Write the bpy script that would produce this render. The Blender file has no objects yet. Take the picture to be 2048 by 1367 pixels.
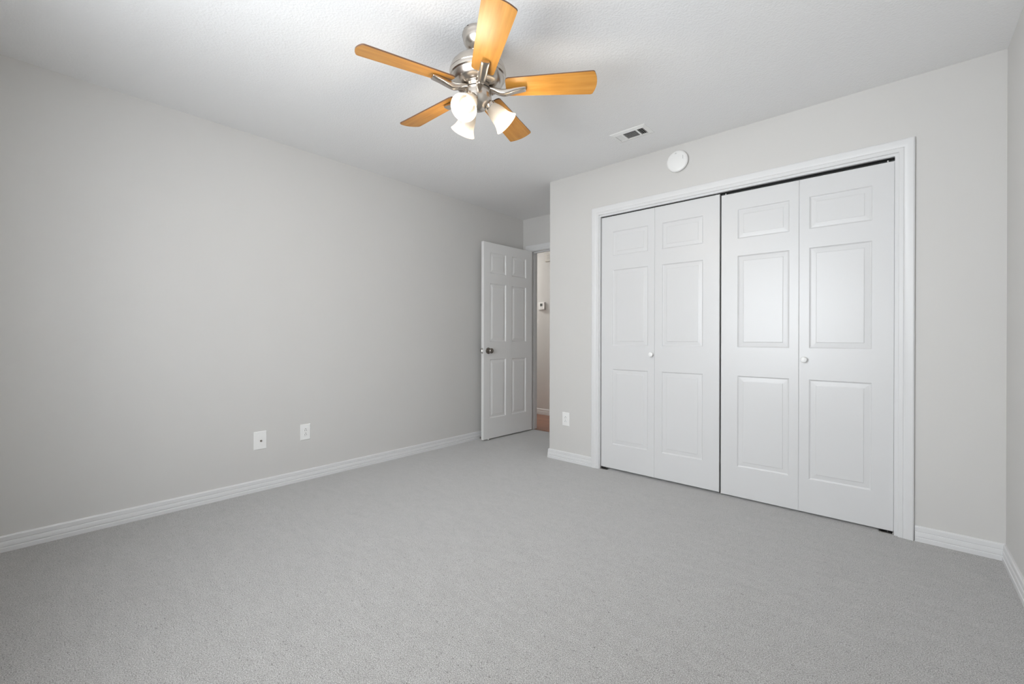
import bpy, bmesh, math, random
from mathutils import Vector, Matrix
random.seed(7)
PI = math.pi
scn = bpy.context.scene
COL = scn.collection

# ------------------------------------------------------------------ camera, sky, daylight, exposure
YAW, PITCH, ROLL = 0.7250, -0.0012, 0.0023
cam_d = bpy.data.cameras.new('camera')
cam_d.sensor_width = 36.0
cam_d.sensor_fit = 'HORIZONTAL'
cam_d.lens = 36.0 * 871.04 / 2048
cam_d.shift_y = -6.4 / 2048
cam_d.clip_start = 0.02
cam = bpy.data.objects.new('camera', cam_d)
COL.objects.link(cam)
_fw = Vector((-math.sin(YAW), math.cos(YAW), 0)); _rt = Vector((math.cos(YAW), math.sin(YAW), 0)); _up = Vector((0, 0, 1))
_F = _fw * math.cos(PITCH) + _up * math.sin(PITCH)
_U = _up * math.cos(PITCH) - _fw * math.sin(PITCH)
_R = _rt * math.cos(ROLL) + _U * math.sin(ROLL)
_U2 = _U * math.cos(ROLL) - _rt * math.sin(ROLL)
_m = Matrix((( _R.x, _U2.x, -_F.x, 3.2949), (_R.y, _U2.y, -_F.y, 0.0), (_R.z, _U2.z, -_F.z, 1.0558), (0, 0, 0, 1)))
cam.matrix_world = _m
scn.camera = cam

world = bpy.data.worlds.new('world'); scn.world = world
world.use_nodes = True
wbg = world.node_tree.nodes['Background']
wbg.inputs['Color'].default_value = (0.80, 0.90, 1.0, 1)
wbg.inputs['Strength'].default_value = 1.0

WIN = (1.50, 2.85, 0.72, 2.06)           # window opening in the wall behind the camera: x0, x1, z0, z1
BACK = -0.36
sun_d = bpy.data.lights.new('window_daylight', 'AREA')
sun_d.shape = 'RECTANGLE'; sun_d.size = WIN[1] - WIN[0] + 0.1; sun_d.size_y = WIN[3] - WIN[2] + 0.1
sun_d.energy = 15.0; sun_d.color = (0.97, 0.985, 1.0)
sun_o = bpy.data.objects.new('window_daylight', sun_d)
COL.objects.link(sun_o)
sun_o.location = ((WIN[0] + WIN[1]) / 2, BACK - 0.22, (WIN[2] + WIN[3]) / 2)
sun_o.rotation_euler = (PI / 2, 0, 0)     # faces +y, into the room

scn.view_settings.view_transform = 'Standard'
scn.view_settings.look = 'None'
scn.view_settings.gamma = 1.0
scn.view_settings.use_curve_mapping = False
scn.view_settings.exposure = 2.45
scn.cycles.use_denoising = True
scn.cycles.max_bounces = 16
scn.cycles.diffuse_bounces = 10
scn.cycles.transparent_max_bounces = 16
scn.cycles.sample_clamp_indirect = 4.0
scn.cycles.caustics_reflective = False
scn.cycles.caustics_refractive = False

# ------------------------------------------------------------------ room measures (metres)
H = 2.44
XR = 3.6835            # right wall
YC = 3.1197            # closet wall
XN = 0.9795            # nook corner
YN = 3.9138            # wall with the room door
YH = 4.80              # far wall of the hallway
WT = 0.115             # wall thickness
CL0, CL1, CLT = 1.484, 3.281, 2.040   # closet opening
DR0, DR1, DRT = 0.118, 0.884, 2.056   # room door opening

# ------------------------------------------------------------------ materials
def nmat(name):
    m = bpy.data.materials.new(name); m.use_nodes = True
    nt = m.node_tree; b = nt.nodes['Principled BSDF']
    return m, nt, b

def coord(nt, scale=(1, 1, 1), kind='Object'):
    tc = nt.nodes.new('ShaderNodeTexCoord'); mp = nt.nodes.new('ShaderNodeMapping')
    mp.inputs['Scale'].default_value = scale
    nt.links.new(tc.outputs[kind], mp.inputs['Vector'])
    return mp.outputs['Vector']

def noise(nt, vec, scale, detail=2, rough=0.5):
    n = nt.nodes.new('ShaderNodeTexNoise')
    n.inputs['Scale'].default_value = scale; n.inputs['Detail'].default_value = detail; n.inputs['Roughness'].default_value = rough
    nt.links.new(vec, n.inputs['Vector'])
    return n.outputs['Fac']

def ramp(nt, fac, stops):
    r = nt.nodes.new('ShaderNodeValToRGB')
    e = r.color_ramp.elements
    while len(e) < len(stops): e.new(0.5)
    for i, (p, c) in enumerate(stops):
        e[i].position = p; e[i].color = (c[0], c[1], c[2], 1)
    nt.links.new(fac, r.inputs['Fac'])
    return r.outputs['Color']

def bump(nt, b, height, strength, dist):
    n = nt.nodes.new('ShaderNodeBump')
    n.inputs['Strength'].default_value = strength; n.inputs['Distance'].default_value = dist
    nt.links.new(height, n.inputs['Height']); nt.links.new(n.outputs['Normal'], b.inputs['Normal'])

def math_n(nt, op, a, b):
    n = nt.nodes.new('ShaderNodeMath'); n.operation = op
    for i, v in enumerate((a, b)):
        if isinstance(v, (int, float)): n.inputs[i].default_value = v
        else: nt.links.new(v, n.inputs[i])
    return n.outputs[0]

def plain(name, col, rough=0.5, metal=0.0, bump_scale=None, bump_s=0.05, bump_d=0.001, var=0.02):
    m, nt, b = nmat(name)
    v = coord(nt)
    f = noise(nt, v, 3.0, 3)
    lo = tuple(c * (1 - var) for c in col); hi = tuple(min(1, c * (1 + var)) for c in col)
    nt.links.new(ramp(nt, f, [(0.3, lo), (0.7, hi)]), b.inputs['Base Color'])
    b.inputs['Roughness'].default_value = rough; b.inputs['Metallic'].default_value = metal
    if bump_scale: bump(nt, b, noise(nt, v, bump_scale, 2), bump_s, bump_d)
    return m

M = {}
M['wall'] = plain('greige_wall_paint', (0.622, 0.613, 0.597), 0.55, bump_scale=160, bump_s=0.10, bump_d=0.0012, var=0.006)
M['white'] = plain('white_trim_paint', (0.70, 0.702, 0.706), 0.38, var=0.004)
M['door'] = plain('white_door_paint', (0.672, 0.674, 0.678), 0.34, var=0.004)
M['roomdoor'] = plain('white_door_paint_lit', (0.79, 0.79, 0.785), 0.34, var=0.004)  # door white lifted in colour to make up for weak light in the nook
M['plastic'] = plain('white_plastic', (0.84, 0.84, 0.83), 0.35, var=0.004)
M['ivory'] = plain('pale_box_plastic', (0.72, 0.70, 0.66), 0.4, var=0.004)
M['dark'] = plain('dark_slot', (0.02, 0.02, 0.02), 0.6)
M['grey_mark'] = plain('grey_mark', (0.42, 0.42, 0.42), 0.6)
M['duct_shade'] = plain('duct_shade_black', (0.035, 0.035, 0.035), 0.8)  # shade behind the louvers, put into the colour
M['lcd'] = plain('thermostat_display', (0.10, 0.11, 0.10), 0.25)
M['track'] = plain('black_track_metal', (0.03, 0.03, 0.03), 0.4, 0.6)
M['closet'] = plain('closet_wall_paint', (0.50, 0.49, 0.47), 0.7)
M['steel'] = plain('zinc_steel', (0.55, 0.54, 0.52), 0.35, 1.0)
M['darkwood'] = plain('walnut_edge', (0.13, 0.065, 0.035), 0.4)

def metal(name, col, rough):
    m, nt, b = nmat(name)
    b.inputs['Base Color'].default_value = (*col, 1); b.inputs['Metallic'].default_value = 1.0
    f = noise(nt, coord(nt, (4, 4, 4)), 6, 2)
    nt.links.new(ramp(nt, f, [(0.25, (rough - .015,) * 3), (0.75, (rough + .02,) * 3)]), b.inputs['Roughness'])
    return m
M['nickel'] = metal('brushed_nickel', (0.61, 0.565, 0.515), 0.24)
M['knobmetal'] = metal('aged_nickel_knob', (0.36, 0.33, 0.30), 0.24)

def mk_ceiling():
    m, nt, b = nmat('textured_ceiling')
    v = coord(nt)
    b.inputs['Base Color'].default_value = (0.83, 0.83, 0.83, 1); b.inputs['Roughness'].default_value = 0.85
    a = noise(nt, v, 105, 3, 0.55); c = noise(nt, v, 44, 2)
    hgt = math_n(nt, 'ADD', a, math_n(nt, 'MULTIPLY', c, 0.35))
    bump(nt, b, hgt, 0.36, 0.006)
    return m
M['ceiling'] = mk_ceiling()

def mk_carpet():
    m, nt, b = nmat('grey_cut_pile_carpet')
    v = coord(nt)
    f1 = noise(nt, v, 290, 2, 0.7); f2 = noise(nt, v, 30, 3, 0.6)
    f3 = noise(nt, coord(nt, (3.0, 9.0, 1)), 2.2, 4, 0.6)
    f4 = noise(nt, coord(nt, (1.0, 1.9, 1)), 62, 1, 0.5)
    s = math_n(nt, 'ADD', math_n(nt, 'MULTIPLY', f1, 0.88), math_n(nt, 'ADD', math_n(nt, 'MULTIPLY', f2, 0.07), math_n(nt, 'MULTIPLY', f3, 0.06)))
    tuft = ramp(nt, s, [(0.30, (0.085, 0.081, 0.076)), (0.43, (0.200, 0.193, 0.183)), (0.54, (0.295, 0.286, 0.274)), (0.68, (0.50, 0.49, 0.475))])
    tint = ramp(nt, s, [(0.30, (0.36, 0.36, 0.355)), (0.43, (0.74, 0.735, 0.725)), (0.55, (1.0, 0.995, 0.985))])
    nt.links.new(tint, b.inputs['Sheen Tint'])
    fleck = ramp(nt, f4, [(0.66, (1, 1, 1)), (0.76, (0.42, 0.41, 0.40))])
    mx = nt.nodes.new('ShaderNodeMix'); mx.data_type = 'RGBA'; mx.blend_type = 'MULTIPLY'; mx.inputs[0].default_value = 1.0
    nt.links.new(tuft, mx.inputs[6]); nt.links.new(fleck, mx.inputs[7])
    col = mx.outputs[2]
    nt.links.new(col, b.inputs['Base Color'])
    b.inputs['Roughness'].default_value = 0.95
    b.inputs['Specular IOR Level'].default_value = 0.1
    b.inputs['Sheen Weight'].default_value = 1.0; b.inputs['Sheen Roughness'].default_value = 0.40
    bump(nt, b, math_n(nt, 'ADD', f1, math_n(nt, 'MULTIPLY', f2, 0.35)), 0.6, 0.005)
    return m
M['carpet'] = mk_carpet()

def mk_hardwood():
    m, nt, b = nmat('red_brown_hardwood')
    v = coord(nt)
    br = nt.nodes.new('ShaderNodeTexBrick')
    br.inputs['Scale'].default_value = 1.0
    br.inputs['Brick Width'].default_value = 1.1; br.inputs['Row Height'].default_value = 0.09
    br.inputs['Mortar Size'].default_value = 0.0015
    br.inputs['Color1'].default_value = (0.33, 0.15, 0.085, 1); br.inputs['Color2'].default_value = (0.22, 0.095, 0.055, 1)
    br.inputs['Mortar'].default_value = (0.07, 0.03, 0.02, 1)
    nt.links.new(v, br.inputs['Vector'])
    g = noise(nt, coord(nt, (3, 40, 1)), 2.5, 4)
    mx = nt.nodes.new('ShaderNodeMix'); mx.data_type = 'RGBA'; mx.blend_type = 'MULTIPLY'; mx.inputs[0].default_value = 0.6
    nt.links.new(br.outputs['Color'], mx.inputs[6]); nt.links.new(ramp(nt, g, [(0.3, (0.55, 0.5, 0.5)), (0.7, (1, 1, 1))]), mx.inputs[7])
    nt.links.new(mx.outputs[2], b.inputs['Base Color'])
    b.inputs['Roughness'].default_value = 0.3
    return m
M['hardwood'] = mk_hardwood()

def mk_maple():
    m, nt, b = nmat('golden_maple')
    g = noise(nt, coord(nt, (2.2, 30, 30)), 2.0, 5, 0.6)
    g2 = noise(nt, coord(nt, (5, 16, 5)), 1.3, 2)
    s = math_n(nt, 'ADD', math_n(nt, 'MULTIPLY', g, 0.6), math_n(nt, 'MULTIPLY', g2, 0.4))
    nt.links.new(ramp(nt, s, [(0.34, (0.455, 0.195, 0.031)), (0.52, (0.555, 0.255, 0.047)), (0.66, (0.615, 0.300, 0.066))]), b.inputs['Base Color'])
    b.inputs['Roughness'].default_value = 0.37
    return m
M['maple'] = mk_maple()

def mk_shade():
    m = bpy.data.materials.new('frosted_white_glass'); m.use_nodes = True
    nt = m.node_tree; nt.nodes.clear()
    out = nt.nodes.new('ShaderNodeOutputMaterial')
    tr = nt.nodes.new('ShaderNodeBsdfTranslucent'); tr.inputs['Color'].default_value = (0.62, 0.60, 0.57, 1)
    pr = nt.nodes.new('ShaderNodeBsdfPrincipled'); pr.inputs['Base Color'].default_value = (0.50, 0.48, 0.455, 1); pr.inputs['Roughness'].default_value = 0.25
    f = noise(nt, coord(nt), 18, 3)
    fr = ramp(nt, f, [(0.2, (0.42,) * 3), (0.8, (0.54,) * 3)])
    mix = nt.nodes.new('ShaderNodeMixShader')
    nt.links.new(fr, mix.inputs[0]); nt.links.new(tr.outputs[0], mix.inputs[1]); nt.links.new(pr.outputs[0], mix.inputs[2])
    nt.links.new(mix.outputs[0], out.inputs['Surface'])
    return m
M['shade'] = mk_shade()

def mk_glow(name, col, strength):
    m, nt, b = nmat(name)
    b.inputs['Base Color'].default_value = (0.9, 0.9, 0.9, 1)
    b.inputs['Emission Color'].default_value = (*col, 1); b.inputs['Emission Strength'].default_value = strength
    return m
M['bulb'] = mk_glow('lit_bulb', (1.0, 0.86, 0.68), 0.70)
M['hall_fill'] = mk_glow('hall_fill_glow', (1.0, 0.985, 0.96), 27)  # glow of the added hallway fill lamp

def mk_glass():
    m = bpy.data.materials.new('window_glass'); m.use_nodes = True
    nt = m.node_tree; nt.nodes.clear()
    out = nt.nodes.new('ShaderNodeOutputMaterial')
    tr = nt.nodes.new('ShaderNodeBsdfTransparent'); gl = nt.nodes.new('ShaderNodeBsdfGlossy'); gl.inputs['Roughness'].default_value = 0.02
    mix = nt.nodes.new('ShaderNodeMixShader'); mix.inputs[0].default_value = 0.06
    nt.links.new(tr.outputs[0], mix.inputs[1]); nt.links.new(gl.outputs[0], mix.inputs[2]); nt.links.new(mix.outputs[0], out.inputs['Surface'])
    return m
M['glass'] = mk_glass()

# ------------------------------------------------------------------ mesh helpers
class MB:
    """Collects vertices and faces; build() links them as one mesh object."""
    def __init__(s): s.v = []; s.f = []; s.mi = []; s.cur = 0
    def quad(s, *pts):
        i = len(s.v); s.v += [tuple(p) for p in pts]; s.f.append(tuple(range(i, i + len(pts)))); s.mi.append(s.cur)
    def box(s, x0, x1, y0, y1, z0, z1):
        p = [(x, y, z) for x in (x0, x1) for y in (y0, y1) for z in (z0, z1)]
        i = len(s.v); s.v += p
        for f in ((0, 1, 3, 2), (4, 6, 7, 5), (0, 4, 5, 1), (2, 3, 7, 6), (0, 2, 6, 4), (1, 5, 7, 3)):
            s.f.append(tuple(i + k for k in f)); s.mi.append(s.cur)
    def loft(s, rings, close=True, caps=(True, True)):
        i = len(s.v); n = len(rings[0])
        for r in rings: s.v += [tuple(p) for p in r]
        for k in range(len(rings) - 1):
            for j in range(n if close else n - 1):
                a = i + k * n + j; b = i + k * n + (j + 1) % n
                s.f.append((a, b, b + n, a + n)); s.mi.append(s.cur)
        if caps[0]: s.f.append(tuple(i + j for j in reversed(range(n)))); s.mi.append(s.cur)
        if caps[1]: s.f.append(tuple(i + (len(rings) - 1) * n + j for j in range(n))); s.mi.append(s.cur)
    def lathe(s, prof, seg=48, mat=None, caps=(True, True)):
        mat = mat or Matrix()
        rings = [[mat @ Vector((r * math.cos(2 * PI * k / seg), r * math.sin(2 * PI * k / seg), z)) for k in range(seg)] for r, z in prof]
        s.loft(rings, True, caps)
    def build(s, name, mats, parent=None, smooth=False, bevel=0.0, loc=None, rot=None, angle=40):
        me = bpy.data.meshes.new(name)
        me.from_pydata(s.v, [], s.f)
        for k in (mats if isinstance(mats, (list, tuple)) else [mats]): me.materials.append(k)
        me.polygons.foreach_set('material_index', s.mi)
        bm = bmesh.new(); bm.from_mesh(me)
        bmesh.ops.remove_doubles(bm, verts=bm.verts, dist=1e-6)
        bmesh.ops.recalc_face_normals(bm, faces=bm.faces)
        if bevel:
            ed = [e for e in bm.edges if len(e.link_faces) == 2 and e.calc_face_angle() > math.radians(30)]
            bmesh.ops.bevel(bm, geom=ed, offset=bevel, segments=2, affect='EDGES', profile=0.5, clamp_overlap=True)
        if smooth:
            for f in bm.faces: f.smooth = True
            for e in bm.edges:
                if len(e.link_faces) == 2 and e.calc_face_angle() > math.radians(angle): e.smooth = False
        bm.to_mesh(me); bm.free()
        o = bpy.data.objects.new(name, me); COL.objects.link(o)
        if parent: o.parent = parent
        if loc is not None: o.location = loc
        if rot is not None: o.rotation_euler = rot
        return o

def empty(name, loc, rz=0.0):
    o = bpy.data.objects.new(name, None); COL.objects.link(o)
    o.empty_display_size = 0.05
    o.location = loc; o.rotation_euler = (0, 0, rz)
    return o

def tag(o, label=None, cat=None, group=None, kind=None):
    if label: o['label'] = label
    if cat: o['category'] = cat
    if group: o['group'] = group
    if kind: o['kind'] = kind
    return o

def boxes(name, mat, lst, kind='structure', label=None, cat=None):
    b = MB()
    for q in lst: b.box(*q)
    return tag(b.build(name, mat), label, cat, None, kind)

def casing(name, mat, u0, u1, top, y, prof, sgn=-1):
    """Mitred door casing standing on a wall at y; prof = (distance outward, thickness)."""
    b = MB()
    rings = []
    for st in ((-1, 0), (-1, 1), (1, 1), (1, 0)):
        rings.append([((u0 - d if st[0] < 0 else u1 + d), y + sgn * t, (top + d if st[1] else 0.0)) for d, t in prof])
    b.loft(rings, True, (True, True))
    return b.build(name, mat, smooth=True, angle=25)

BASE = [(0, 0), (.0140, 0), (.0140, .0192), (.0130, .0212), (.0094, .0230), (.0094, .0252), (.0122, .0272), (.0122, .0468), (.0114, .0488), (.0088, .0504), (.0088, .0524), (.0106, .0542), (.0100, .0728), (.0060, .0798), (0, .0798)]
def skirting(name, a, b_, nrm, ma, mb, label):
    """Baseboard from a to b_ (x, y); nrm = direction out of the wall; ma/mb: -1 inside corner, +1 outside corner, 0 square."""
    A = Vector((*a, 0)); B = Vector((*b_, 0)); N = Vector((*nrm, 0)); D = (B - A).normalized()
    b = MB()
    r0 = [A + N * h - D * (h * ma) + Vector((0, 0, z)) for h, z in BASE]
    r1 = [B + N * h + D * (h * mb) + Vector((0, 0, z)) for h, z in BASE]
    b.loft([r0, r1])
    return tag(b.build(name, M['white'], smooth=True, angle=25), label, 'baseboard', None, 'structure')

# ------------------------------------------------------------------ shell
boxes('floor', M['carpet'], [(-WT, XR + WT, BACK - WT, YN + 0.035, -0.06, 0.0)], 'structure', 'light grey cut-pile carpet covering the whole bedroom floor', 'carpet')
boxes('floor_hall', M['hardwood'], [(-2.8, 2.2, YN + 0.035, YH + WT, -0.06, 0.0)], 'structure', 'reddish brown hardwood floor of the hallway beyond the open door', 'floor')
boxes('ceiling', M['ceiling'], [(-2.9, XR + WT, BACK - WT, YH + WT, H, H + 0.1)], 'structure', 'white stippled ceiling over the room', 'ceiling')
boxes('wall_left', M['wall'], [(-WT, 0, BACK - WT, YN, 0, H)], 'structure', 'long plain greige wall with two cover plates low down', 'wall')
boxes('wall_right', M['wall'], [(XR, XR + WT, BACK - WT, YN + WT, 0, H)], 'structure', 'narrow slice of greige wall at right edge beside the closet wall', 'wall')
boxes('wall_back', M['wall'], [(0, WIN[0], BACK - WT, BACK, 0, H), (WIN[1], XR, BACK - WT, BACK, 0, H),
      (WIN[0], WIN[1], BACK - WT, BACK, 0, WIN[2]), (WIN[0], WIN[1], BACK - WT, BACK, WIN[3], H)], 'structure', 'greige wall with the window behind the viewer', 'wall')
b = MB()
b.box(XN, CL0 - 0.016, YC, YC + WT, 0, H); b.box(CL1 + 0.016, XR, YC, YC + WT, 0, H); b.box(CL0 - 0.016, CL1 + 0.016, YC, YC + WT, CLT + 0.016, H)
tag(b.build('wall_closet', M['wall']), 'greige wall around the white bifold closet doors', 'wall', None, 'structure')
boxes('wall_nook', M['wall'], [(XN, XN + WT, YC + WT, YN, 0, H)], 'structure', 'short greige return wall between closet and room door', 'wall')
boxes('wall_door', M['wall'], [(-2.8, DR0 - 0.018, YN, YN + WT, 0, H), (DR1 + 0.018, XR, YN, YN + WT, 0, H), (DR0 - 0.018, DR1 + 0.018, YN, YN + WT, DRT + 0.018, H)], 'structure', 'greige wall holding the doorway to the hallway', 'wall')
boxes('wall_hall', M['wall'], [(-2.8, 2.2, YH, YH + WT, 0, H), (-2.9, -2.8, YN, YH + WT, 0, H), (2.2, 2.3, YN + WT, YH + WT, 0, H)], 'structure', 'greige hallway wall seen through the doorway', 'wall')

skirting('baseboard_left', (0, BACK), (0, YN), (1, 0), -1, -1, 'grooved white baseboard along the long left wall')
skirting('baseboard_back', (XR, BACK), (0, BACK), (0, 1), -1, -1, 'white baseboard under the window wall')
skirting('baseboard_right', (XR, YC), (XR, BACK), (-1, 0), -1, -1, 'grooved white baseboard running off the right edge')
skirting('baseboard_closet_right', (CL1 + .083, YC), (XR, YC), (0, -1), 0, -1, 'short white baseboard right of the closet casing')
skirting('baseboard_closet_left', (XN, YC), (CL0 - .073, YC), (0, -1), 1, 0, 'short white baseboard left of the closet casing under the outlet')
skirting('baseboard_nook', (XN, YN), (XN, YC), (-1, 0), -1, 1, 'white baseboard on the short return wall by the doorway')
skirting('baseboard_hall', (-2.8, YH), (2.2, YH), (0, -1), 0, 0, 'white baseboard on the hallway wall beyond the doorway')

CAS = [(0, 0), (0, .0085), (.003, .0105), (.019, .0115), (.022, .0095), (.026, .0125), (.044, .0165), (.058, .0178), (.0635, .0150), (.0645, 0)]
tag(casing('trim_closet', M['white'], CL0 - .0075, CL1 + .0155, CLT + .014, YC, CAS), 'moulded white casing framing the wide closet opening', 'trim', None, 'structure')
tag(casing('trim_doorway', M['white'], DR0 - .006, DR1 + .006, DRT + .006, YN, CAS), 'moulded white casing around the doorway to the hallway', 'trim', None, 'structure')
tag(casing('trim_doorway_hall', M['white'], DR0 - .006, DR1 + .006, DRT + .006, YN + WT, CAS, 1), 'white casing on the hallway side of the doorway', 'trim', None, 'structure')
b = MB()
b.box(CL0 - .016, CL0, YC, YC + WT, 0, CLT + .016); b.box(CL1, CL1 + .016, YC, YC + WT, 0, CLT + .016); b.box(CL0, CL1, YC, YC + WT, CLT, CLT + .016)
tag(b.build('trim_closet_jamb', M['white']), 'white jamb lining the closet opening', 'trim', None, 'structure')
b = MB()
b.box(DR0 - .018, DR0, YN, YN + WT, 0, DRT + .018); b.box(DR1, DR1 + .018, YN, YN + WT, 0, DRT + .018); b.box(DR0, DR1, YN, YN + WT, DRT, DRT + .018)
b.box(DR0, DR0 + .011, YN + .045, YN + .078, 0, DRT); b.box(DR1 - .011, DR1, YN + .045, YN + .078, 0, DRT); b.box(DR0 + .011, DR1 - .011, YN + .045, YN + .078, DRT - .011, DRT)
tag(b.build('trim_doorway_jamb', M['white']), 'white jamb with stop lining the doorway', 'trim', None, 'structure')

# ---- window behind the viewer: the room's daylight
wn = tag(empty('window_1', ((WIN[0] + WIN[1]) / 2, BACK, WIN[2])), 'wide white window letting in daylight behind the viewer', 'window', None, 'structure')
wx, wz, wo = (WIN[1] - WIN[0]) / 2, WIN[3] - WIN[2], Vector((-(WIN[0] + WIN[1]) / 2, -BACK, -WIN[2]))
b = MB()
for q in ((-wx, -wx + .045, 0, wz), (wx - .045, wx, 0, wz), (-wx + .045, wx - .045, 0, .045), (-wx + .045, wx - .045, wz - .045, wz), (-.025, .025, .045, wz - .045)):
    b.box(q[0], q[1], -.09, -.03, q[2], q[3])
b.build('frame', M['white'], wn)
b = MB(); b.box(-wx - .04, wx + .04, 0, .03, -.02, 0.0); b.build('sill', M['white'], wn, bevel=.004)
for s in (-1, 1):
    b = MB(); x0, x1 = sorted((s * .025, s * (wx - .045))); b.box(x0, x1, -.064, -.058, .045, wz - .045); b.build('pane', M['glass'], wn)

# ------------------------------------------------------------------ doors
def panel_door(w, h, t, cols, rows, both=False, deep=False):
    """Moulded panel door leaf: x 0..w, z 0..h, face at y=0 looking to -y."""
    e = .0025
    NEST = [(0, 0), (.0025, .0028), (.0060, .0052), (.0090, .0060), (.0125, .0056), (.0330, .0044), (.0345, .0030), (.0370, .0024)]
    if deep: NEST = [(0, 0), (.0030, .0042), (.0080, .0080), (.0120, .0092), (.0150, .0088), (.0345, .0044), (.0360, .0032), (.0385, .0026)]
    b = MB()
    xs = sorted({e, w - e} | {v for c in cols for v in c}); zs = sorted({e, h - e} | {v for r in rows for v in r})
    def face(yf, sg):
        P = lambda x, z, d: (x, yf + sg * d, z)
        for i in range(len(xs) - 1):
            for j in range(len(zs) - 1):
                x0, x1, z0, z1 = xs[i], xs[i + 1], zs[j], zs[j + 1]
                if (x0, x1) in cols and (z0, z1) in rows:
                    for k in range(len(NEST) - 1):
                        (a, da), (c, dc) = NEST[k], NEST[k + 1]
                        o = [(x0 + a, z0 + a), (x1 - a, z0 + a), (x1 - a, z1 - a), (x0 + a, z1 - a)]
                        n = [(x0 + c, z0 + c), (x1 - c, z0 + c), (x1 - c, z1 - c), (x0 + c, z1 - c)]
                        for q in range(4):
                            r = (q + 1) % 4
                            b.quad(P(*o[q], da), P(*o[r], da), P(*n[r], dc), P(*n[q], dc))
                    a, da = NEST[-1]
                    b.quad(P(x0 + a, z0 + a, da), P(x1 - a, z0 + a, da), P(x1 - a, z1 - a, da), P(x0 + a, z1 - a, da))
                else:
                    b.quad(P(x0, z0, 0), P(x1, z0, 0), P(x1, z1, 0), P(x0, z1, 0))
    face(0, 1)
    if both: face(t, -1)
    else: b.quad((e, t, e), (w - e, t, e), (w - e, t, h - e), (e, t, h - e))
    loops = [(e, 0), (0, e), (0, t - e), (e, t)]
    cs = []
    for a, y in loops:
        cs.append([(a, y, a), (w - a, y, a), (w - a, y, h - a), (a, y, h - a)])
    for k in range(3):
        for q in range(4):
            r = (q + 1) % 4
            b.quad(cs[k][q], cs[k][r], cs[k + 1][r], cs[k + 1][q])
    return b

# room door, standing open against the left wall
DW, DH, DT = .757, 2.031, .035
TH = math.atan2(.760, .027)
d1 = tag(empty('door_1', (0.1325, 3.131, 0.016), TH), 'open white six-panel door with nickel knob standing near the left wall', 'door', None, 'structure')
cols = [(.092, .327), (.420, .649)]
rows = [(.213, .821), (1.004, 1.609), (1.714, 1.930)]
panel_door(DW, DH, DT, cols, rows, True, True).build('door_leaf', M['roomdoor'], d1)
KP = [(.0, 0), (.0325, 0), (.0335, .003), (.031, .008), (.022, .011), (.0135, .013), (.0115, .020), (.0125, .027), (.019, .032), (.0255, .039), (.0275, .047), (.0265, .055), (.021, .061), (.012, .0635), (.0, .064)]
for s in (-1, 1):
    b = MB(); b.lathe(KP, 36, Matrix.Translation((.064, 0 if s < 0 else DT, .911)) @ Matrix.Rotation(PI / 2 * (1 if s < 0 else -1), 4, 'X'), caps=(False, False))
    b.build('door_knob', M['knobmetal'], d1, smooth=True)
b = MB(); b.box(-.0015, .001, .005, .030, .882, .940); pl = b.build('latch_plate', M['steel'], d1)
b = MB(); b.loft([[(-.0015, .010, .900), (-.0015, .025, .900), (-.0015, .025, .922), (-.0015, .010, .922)], [(-.012, .020, .901), (-.012, .025, .901), (-.012, .025, .921), (-.012, .020, .921)]]); b.build('latch_bolt', M['steel'], d1)
for z in (.22, 1.02, 1.80):
    b = MB(); b.lathe([(.0055, z), (.0055, z + .09)], 12, Matrix.Translation((DW + .004, DT + .004, 0))); b.box(DW - .030, DW + .004, DT, DT + .002, z, z + .09)
    b.build('hinge', M['steel'], d1)

# little stop under the door edge
ds = tag(empty('door_stop', (0.0135, 3.205, 0.012)), 'tiny white-tipped door stop poking out under the open door', 'door stop')
b = MB(); b.lathe([(.010, 0), (.010, .004), (.006, .006)], 16, Matrix.Rotation(PI / 2, 4, 'Y')); b.build('base', M['steel'], ds, smooth=True)
b = MB()
for k in range(14): b.lathe([(.0042, .006 + k * .0065), (.0055, .0092 + k * .0065), (.0042, .0125 + k * .0065)], 14, Matrix.Rotation(PI / 2, 4, 'Y'))
b.build('spring', M['steel'], ds, smooth=True)
b = MB(); b.lathe([(.0065, .097), (.0075, .100), (.0075, .122), (.005, .126)], 16, Matrix.Rotation(PI / 2, 4, 'Y')); b.build('rubber_tip', M['plastic'], ds, smooth=True)

# closet bifold doors
def bifold(name, x0, splits, z0, z1, y, panels, knob, label, pins):
    r = tag(empty(name, (x0, y, z0)), label, 'door', None, 'structure')
    rr = [(.213 - z0, .812 - z0), (1.000 - z0, 1.602 - z0), (1.715 - z0, 1.908 - z0)]
    for k, (a, c) in enumerate(splits):
        p = panels[k]
        lf = panel_door(c - a, z1 - z0, .030, [(p[0] - a, p[1] - a)], rr).build('door_panel', M['door'], r, loc=(a - x0, 0, 0))
        if k == knob[0]:
            b = MB(); b.lathe([(.0, 0), (.0085, 0), (.0085, .010), (.011, .014), (.0165, .018), (.0178, .023), (.0160, .0275), (.0100, .030), (0, .0305)], 28, Matrix.Translation((knob[1] - a, 0, knob[2] - z0)) @ Matrix.Rotation(PI / 2, 4, 'X'), caps=(False, False))
            b.build('knob', M['plastic'], lf, smooth=True)
    for px in pins:
        b = MB(); b.lathe([(.0035, z1 - z0 - .002), (.0035, z1 - z0 + .012)], 10, Matrix.Translation((px - x0, .015, 0))); b.build('pivot_pin', M['plastic'], r, smooth=True)
    mid = splits[0][1] - x0 + .001
    for hz in (.25, 1.0, 1.75):
        b = MB(); b.lathe([(.004, hz), (.004, hz + .06)], 10, Matrix.Translation((mid, .034, 0))); b.build('hinge', M['steel'], r)
    return r
YD = YC + .016
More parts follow.
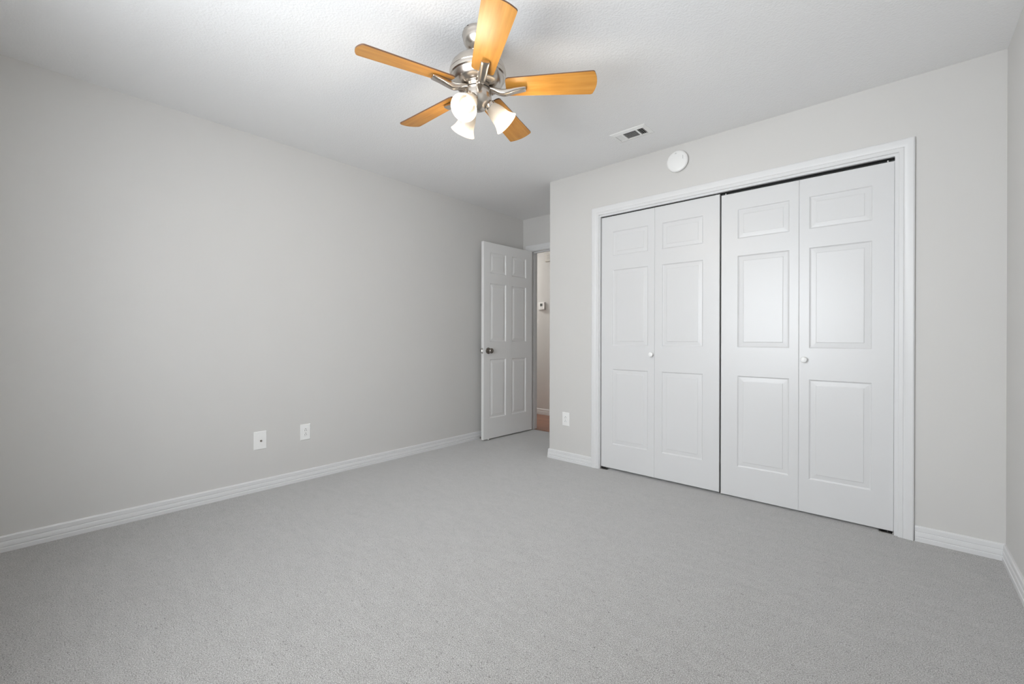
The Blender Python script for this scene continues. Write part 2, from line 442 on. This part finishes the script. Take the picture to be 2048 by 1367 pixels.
bifold('door_2', 1.4885, [(1.4885, 1.9361), (1.9365, 2.3910)], .018, 2.0335, YD, [(1.590, 1.884), (1.993, 2.283)], (0, 1.916, .937),
       'left pair of white bifold closet doors with small round knob', (1.512, 2.365))
bifold('door_3', 2.4000, [(2.4000, 2.8440), (2.8444, 3.2806)], .0120, 2.0215, YD + .003, [(2.502, 2.794), (2.896, 3.187)], (1, 2.872, .931),
       'right pair of white bifold closet doors hanging slightly lower', (2.425, 3.252))
trk = tag(empty('bifold_track', ((CL0 + CL1) / 2, YD + .015, CLT)), 'black metal track above the bifold closet doors', 'track')
b = MB(); hw = (CL1 - CL0) / 2
b.box(-hw, hw, -.014, .014, -.002, 0); b.box(-hw, hw, -.014, -.0125, -.0045, -.002); b.box(-hw, hw, .0125, .014, -.0045, -.002)
b.build('rail', M['track'], trk)
for px, lb in ((CL0 + .002, 'small dark pivot bracket at the closet opening, left foot'), (CL1 - .062, 'small dark pivot bracket at the closet opening, right foot')):
    pb = tag(empty('pivot_bracket', (px, YD + .012, 0)), lb, 'bracket', 'bifold floor pivots')
    b = MB(); b.box(0, .06, -.022, .014, 0, .0035); b.box(0 if px < 2 else .057, .003 if px < 2 else .06, -.012, .014, .003, .018); b.build('plate', M['steel'], pb)
    b = MB(); b.lathe([(.006, .003), (.006, .014), (.003, .0185)], 12, Matrix.Translation((.024 if px < 2 else .036, .003, 0))); b.build('pivot_cup', M['track'], pb, smooth=True)

# ------------------------------------------------------------------ wall plates and devices
def plate_frame(origin, rz): return empty(origin[0], origin[1], rz)

def rounded_plate(w, h, t, e=.004):
    """Plate in local xz facing -y, centred on x and z."""
    b = MB(); hw, hh = w / 2, h / 2
    ring = lambda i, y: [(-hw + i, y, -hh + i), (hw - i, y, -hh + i), (hw - i, y, hh - i), (-hw + i, y, hh - i)]
    b.loft([ring(0, 0), ring(0, -t * .35), ring(e * .4, -t * .8), ring(e, -t)])
    return b

def slot(b, x, z, w, h, y0, y1): b.box(x - w / 2, x + w / 2, y1, y0, z - h / 2, z + h / 2)

def outlet(loc, rz, label):
    r = tag(empty('wall_outlet', loc, rz), label, 'outlet', 'duplex wall outlets')
    rounded_plate(.072, .116, .0055).build('cover_plate', M['plastic'], r)
    b = MB(); hw, hh = .0166, .0335
    b.loft([[(-hw, -.0054, -hh), (hw, -.0054, -hh), (hw, -.0054, hh), (-hw, -.0054, hh)], [(-hw, -.0060, -hh), (hw, -.0060, -hh), (hw, -.0060, hh), (-hw, -.0060, hh)],
            [(-hw + .001, -.0072, -hh + .001), (hw - .001, -.0072, -hh + .001), (hw - .001, -.0072, hh - .001), (-hw + .001, -.0072, hh - .001)]])
    rec = b.build('receptacle', M['plastic'], r)
    for s in (1, -1):
        b = MB()
        slot(b, -.0062, s * .0160 - .0035, .0022, .0085, -.0072, -.0076); slot(b, .0062, s * .0160 - .0035, .0022, .0070, -.0072, -.0076)
        b.lathe([(.0026, 0), (.0026, .0004)], 12, Matrix.Translation((0, -.0072, s * .0160 + .0075)) @ Matrix.Rotation(PI / 2, 4, 'X'))
        b.build('slots', M['dark'], rec)
    return r
outlet((0.0, 1.405, .357), PI / 2, 'white duplex outlet on the long wall nearer the open door')
outlet((1.155, YC, .361), 0, 'white duplex outlet between nook corner and closet casing')

cx_ = tag(empty('coax_plate', (0.0, 1.098, .348), PI / 2), 'white cable jack plate with dark centre on the long wall', 'wall plate')
rounded_plate(.081, .124, .0055).build('cover_plate', M['plastic'], cx_)
b = MB(); RX = Matrix.Rotation(PI / 2, 4, 'X')
b.lathe([(.0065, .0055), (.0065, .0075), (.0046, .0076), (.0046, .014), (.0020, .0142)], 20, Matrix.Translation((.004, 0, -.004)) @ RX); b.build('jack', M['knobmetal'], cx_, smooth=True)
for z in (.040, -.044):
    b = MB(); b.lathe([(.0030, .0055), (.0028, .0062)], 12, Matrix.Translation((.004, 0, z)) @ RX); b.build('screw', M['plastic'], cx_)

sd = tag(empty('smoke_detector', (2.1165, YC, 2.3165)), 'round white smoke detector high on the wall above the closet', 'smoke detector')
b = MB(); b.lathe([(.0, 0), (.068, 0), (.0685, .010), (.066, .012)], 64, RX, caps=(False, True)); b.build('base', M['plastic'], sd, smooth=True)
b = MB(); b.lathe([(.066, .011), (.0735, .012), (.0755, .016), (.0745, .024), (.070, .029), (.062, .0315), (.0001, .0325)], 72, RX, caps=(False, True)); cv = b.build('cover', M['plastic'], sd, smooth=True, angle=60)
b = MB(); b.box(.0425, .0445, -.0328, -.031, .006, .030); b.build('indicator_slot', M['grey_mark'], sd)
b = MB()
for (xa, za, xb, zb) in ((-.013, .052, -.006, .060), (-.006, .060, .001, .053), (-.013, .052, .001, .053)):
    dx, dz = xb - xa, zb - za; l = math.hypot(dx, dz); nx, nz = -dz / l * .0006, dx / l * .0006
    b.loft([[(xa + nx, -.0315, za + nz), (xb + nx, -.0315, zb + nz), (xb - nx, -.0315, zb - nz), (xa - nx, -.0315, za - nz)], [(xa + nx, -.0328, za + nz), (xb + nx, -.0328, zb + nz), (xb - nx, -.0328, zb - nz), (xa - nx, -.0328, za - nz)]])
b.build('mark', M['grey_mark'], sd)

ts = tag(empty('thermostat', (-.394, YH, 1.502)), 'small white thermostat with dark display on the hallway wall', 'thermostat')
rounded_plate(.108, .104, .026, .006).build('housing', M['plastic'], ts)
b = MB(); b.box(-.022, .020, -.0268, -.0255, -.004, .034); b.build('display', M['lcd'], ts)
b = MB()
for x in (-.015, .013): b.box(x - .007, x + .007, -.0275, -.0255, -.030, -.022)
b.build('button', M['ivory'], ts)
ch = tag(empty('chime_box', (-.235, YH, 2.160)), 'pale rectangular box mounted high on the hallway wall', 'wall box')
rounded_plate(.180, .115, .045, .006).build('cover', M['ivory'], ch)
b = MB()
for k in range(5): b.box(-.05, .05, -.0455, -.044, -.03 + k * .014, -.026 + k * .014)
b.build('grille', M['grey_mark'], ch)

# ------------------------------------------------------------------ ceiling register
vt = tag(empty('ceiling_vent', (1.944, 2.741, H)), 'white three-way air vent in the ceiling before the closet wall', 'vent')
b = MB()
ow, oh = .126, .0775; iw, ih = .098, .047
def rect(w, h, z): return [(-w, -h, z), (w, -h, z), (w, h, z), (-w, h, z)]
b.loft([rect(ow, oh, 0), rect(ow - .001, oh - .001, -.003), rect(iw + .004, ih + .004, -.0085), rect(iw, ih, -.0085), rect(iw, ih, 0)], caps=(False, False))
for x in (-.049, .052): b.box(x - .006, x + .006, -ih, ih, -.0085, -.0045)
b.build('frame', M['plastic'], vt)
b = MB(); b.box(-iw, iw, -ih, ih, -.0012, -.0002); b.build('duct_shade', M['duct_shade'], vt)  # flat near-black sheet painting in the shade above the louvers
def slat(b, along, c, l0, l1, tilt, w=.0085):
    dy, dz = w / 2 * math.cos(tilt), w / 2 * math.sin(tilt); zc = -.0055; t = .0004
    q = [(-dy, zc - dz - t), (dy, zc + dz - t), (dy, zc + dz + t), (-dy, zc - dz + t)]
    if along == 'x': b.loft([[(l0, c + y, z) for y, z in q], [(l1, c + y, z) for y, z in q]])
    else: b.loft([[(c + y, l0, z) for y, z in q], [(c + y, l1, z) for y, z in q]])
b = MB()
for k in range(8): slat(b, 'x', -ih + .006 + k * .0117, -.043, .046, math.radians(32), .0060)
b.build('louver_bank', M['plastic'], vt)
b = MB()
for k in range(4): slat(b, 'y', -.090 + k * .0115, -ih, ih, math.radians(28), .0112)
b.build('louver_bank', M['plastic'], vt)
b = MB()
for k in range(3): slat(b, 'y', .066 + k * .0120, -ih, ih, math.radians(-40), .0066)
b.build('louver_bank', M['plastic'], vt)
b = MB(); b.box(.0990, .1020, .002, .006, -.0135, -.0085); b.build('damper_lever', M['steel'], vt)

# ------------------------------------------------------------------ ceiling fan
FX, FY = 1.864, 1.377
fan = tag(empty('ceiling_fan', (FX, FY, H)), 'brushed nickel ceiling fan with five maple blades and three lit glass shades', 'ceiling fan')
zz = lambda p: [(r, z - H) for r, z in p]
b = MB(); b.lathe(zz([(.0, 2.44), (.0665, 2.44), (.0665, 2.434), (.0705, 2.432), (.0715, 2.424), (.069, 2.420), (.0685, 2.410), (.064, 2.394), (.054, 2.378), (.040, 2.367), (.026, 2.362), (.022, 2.360)]), 64, caps=(False, True))
can = b.build('canopy', M['nickel'], fan, smooth=True)
for a in (-2.3, -1.9, -1.5, .6):
    b = MB(); b.box(.0635 * math.cos(a) - .0035, .0635 * math.cos(a) + .0035, .0635 * math.sin(a) - .0035, .0635 * math.sin(a) + .0035, -.0058, -.0004)
    b.build('vent_slot', M['dark'], can)
b = MB(); b.lathe(zz([(.0125, 2.372), (.0125, 2.33)]), 24); b.build('downrod', M['nickel'], fan, smooth=True)
b = MB(); b.lathe(zz([(.0, 2.338), (.022, 2.338), (.026, 2.332), (.048, 2.328), (.080, 2.318), (.104, 2.303), (.1195, 2.285), (.1265, 2.266), (.1285, 2.254), (.1265, 2.250), (.1265, 2.246), (.1275, 2.243), (.126, 2.236), (.1205, 2.232), (.114, 2.214), (.101, 2.200), (.080, 2.192), (.070, 2.190), (.0, 2.190)]), 72, caps=(False, False))
b.build('motor_housing', M['nickel'], fan, smooth=True, angle=28)
b = MB(); b.lathe(zz([(.0, 2.192), (.057, 2.192), (.0585, 2.180), (.0, 2.178)]), 48, caps=(False, False)); b.build('rotor_hub', M['nickel'], fan, smooth=True)
b = MB(); b.lathe(zz([(.0, 2.176), (.0605, 2.176), (.0625, 2.172), (.0625, 2.140), (.0595, 2.128), (.050, 2.112), (.036, 2.098), (.020, 2.090), (.010, 2.087), (.0, 2.086)]), 56, caps=(False, False))
b.build('switch_housing', M['nickel'], fan, smooth=True, angle=28)

b = MB(); b.lathe(zz([(.0, 2.1785), (.0618, 2.1785), (.0618, 2.1758), (.0, 2.1758)]), 48, caps=(False, False)); b.build('gap_shade_ring', M['dark'], fan)  # black ring painting in the dark gap above the switch housing
# blades
BR0, BR1 = .128, .534
PIT = math.radians(-13.5)
ZB = 2.190 - H
def blade_outline():
    pts = []
    w0, w1, rc = .0500, .0640, .012
    lo = [(BR0 + .012, -w0), (BR1 - .030, -w1)]
    pts += [(BR0, -w0 + .014), (BR0 + .004, -w0 + .004), (BR0 + .014, -w0)]
    pts.append((BR1 - .026, -w1))
    for k in range(7):
        a = -PI / 2 + PI / 2 * k / 6 * .80
        pts.append((BR1 - .024 + rc * math.cos(a), -w1 + rc + rc * math.sin(a)))
    n = 9; ys = pts[-1][1]; xs_ = pts[-1][0]
    for k in range(1, n):
        u = -1 + 2 * k / n
        pts.append((xs_ + .0125 * (1 - u * u), ys * -u))
    top = [(x, -y) for x, y in pts[:11]]
    pts += top[::-1]
    return pts
OUT = blade_outline()
b = MB()
tb = .0028
for z in (0,):
    b.cur = 0; b.quad(*[(x, y, -tb) for x, y in OUT])
    b.cur = 1; b.quad(*[(x, y, tb) for x, y in OUT])
    n = len(OUT)
    for k in range(n):
        p, q = OUT[k], OUT[(k + 1) % n]
        b.quad((p[0], p[1], -tb), (q[0], q[1], -tb), (q[0], q[1], tb), (p[0], p[1], tb))
a0 = math.radians(36.35)
bl0 = b.build('blade', [M['maple'], M['darkwood']], fan)
# blade iron: a curved nickel arm under the blade
b = MB()
path = [(.048, 2.182, .0190, .0065), (.072, 2.177, .0185, .0090), (.096, 2.168, .0165, .0120), (.120, 2.1635, .0165, .0130), (.148, 2.1670, .0175, .0120), (.176, 2.1720, .0182, .0098), (.206, 2.1755, .0185, .0078), (.216, 2.1765, .0180, .0065), (.2185, 2.1770, .0165, .0055)]
def spline(pts, n):
    out = []
    P = [pts[0]] + list(pts) + [pts[-1]]
    for i in range(1, len(P) - 2):
        for k in range(n):
            t = k / n
            out.append(tuple(0.5 * (2 * q1 + (q2 - q0) * t + (2 * q0 - 5 * q1 + 4 * q2 - q3) * t * t + (3 * q1 - q0 - 3 * q2 + q3) * t ** 3) for q0, q1, q2, q3 in zip(P[i - 1], P[i], P[i + 1], P[i + 2])))
    out.append(tuple(pts[-1]))
    return out
rings = []
for r, z, hw, ht in spline(path[:-2], 5) + [path[-2], path[-1]]:
    c = []
    for k in range(28):
        a = 2 * PI * k / 28
        ca, sa = math.cos(a), math.sin(a)
        c.append((r, hw * math.copysign(abs(ca) ** .7, ca), z - H + ht * math.copysign(abs(sa) ** .7, sa)))
    rings.append(c)
b.loft(rings)
ir0 = b.build('blade_arm', M['nickel'], fan, smooth=True, angle=55)
for k in range(5):
    a = a0 + k * 2 * PI / 5
    rot = Matrix.Rotation(a, 4, 'Z') @ Matrix.Translation((0, 0, ZB)) @ Matrix.Rotation(PIT, 4, 'X')
    if k == 0: bb, ii = bl0, ir0
    else:
        bb = bl0.copy(); COL.objects.link(bb); bb.parent = fan
        ii = ir0.copy(); COL.objects.link(ii); ii.parent = fan
    bb.matrix_local = rot
    ii.matrix_local = Matrix.Rotation(a, 4, 'Z')

# light kit
LA = math.radians(48.9)
TILT = math.radians(45)
SH = [(.0235, .006), (.0245, 0), (.0255, .004), (.0290, .014), (.0345, .028), (.0385, .044), (.0405, .058), (.0425, .072), (.0470, .086), (.0535, .098), (.0590, .106)]
SHI = [(r - .0024, z) for r, z in reversed(SH[2:])]
for k in range(3):
    a = LA + k * 2 * PI / 3
    d = Vector((math.cos(a) * math.sin(TILT), math.sin(a) * math.sin(TILT), -math.cos(TILT)))
    mouth = Vector((.131 * math.cos(a), .131 * math.sin(a), 2.038 - H))
    neck = mouth - d * .106
    q = Matrix.Translation(neck) @ d.to_track_quat('Z', 'Y').to_matrix().to_4x4()
    e1 = Vector((.030 * math.cos(a), .030 * math.sin(a), 2.120 - H))
    fit = MB()
    # stub arm from the housing, then the socket cup on the lamp axis
    fit.lathe([(.0165, -.030), (.0150, -.018), (.0140, -.012), (.0225, -.010), (.0265, -.006), (.0270, .008), (.0255, .010), (.0, .010)], 36, q, caps=(True, False))
    aq = Matrix.Translation(e1) @ (neck - d * .020 - e1).to_track_quat('Z', 'Y').to_matrix().to_4x4()
    ln = (neck - d * .020 - e1).length
    fit.lathe([(.017, -.01), (.0155, ln * .5), (.0150, ln)], 24, aq)
    fo = fit.build('lamp_fitter', M['nickel'], fan, smooth=True)
    s = MB(); s.lathe(SH[1:] + [(.0588, .1068)] + SHI, 56, q, caps=(False, False)); s.build('lamp_shade', M['shade'], fo, smooth=True, angle=60)
    u = MB(); u.lathe([(.0125, .010), (.0130, .028), (.0165, .040), (.0235, .052), (.0275, .064), (.0280, .074), (.0250, .086), (.0170, .095), (.0080, .099), (.0, .0998)], 32, q, caps=(False, False)); u.build('light_bulb', M['bulb'], fo, smooth=True)
    ld = bpy.data.lights.new('bulb_light', 'POINT'); ld.energy = 0.68; ld.color = (1.0, 0.86, 0.68); ld.shadow_soft_size = 0.05
    lo_ = bpy.data.objects.new('bulb_light', ld); COL.objects.link(lo_); lo_.parent = fan; lo_.location = neck + d * .122

# ------------------------------------------------------------------ added fill lamp, unseen, to brighten the hallway
hl = tag(empty('hall_fill_lamp', (-1.70, 4.42, H)), 'added round fill lamp brightening the hallway, out of sight', 'fill light')
b = MB(); b.lathe([(.0, 0), (.150, 0), (.152, -.018), (.145, -.022), (.0, -.022)], 48, caps=(False, False)); b.build('base', M['nickel'], hl, smooth=True)
b = MB(); b.lathe([(.140, -.0215), (.138, -.040), (.115, -.066), (.070, -.085), (.0, -.092)], 48, caps=(False, False)); b.build('diffuser', M['hall_fill'], hl, smooth=True)
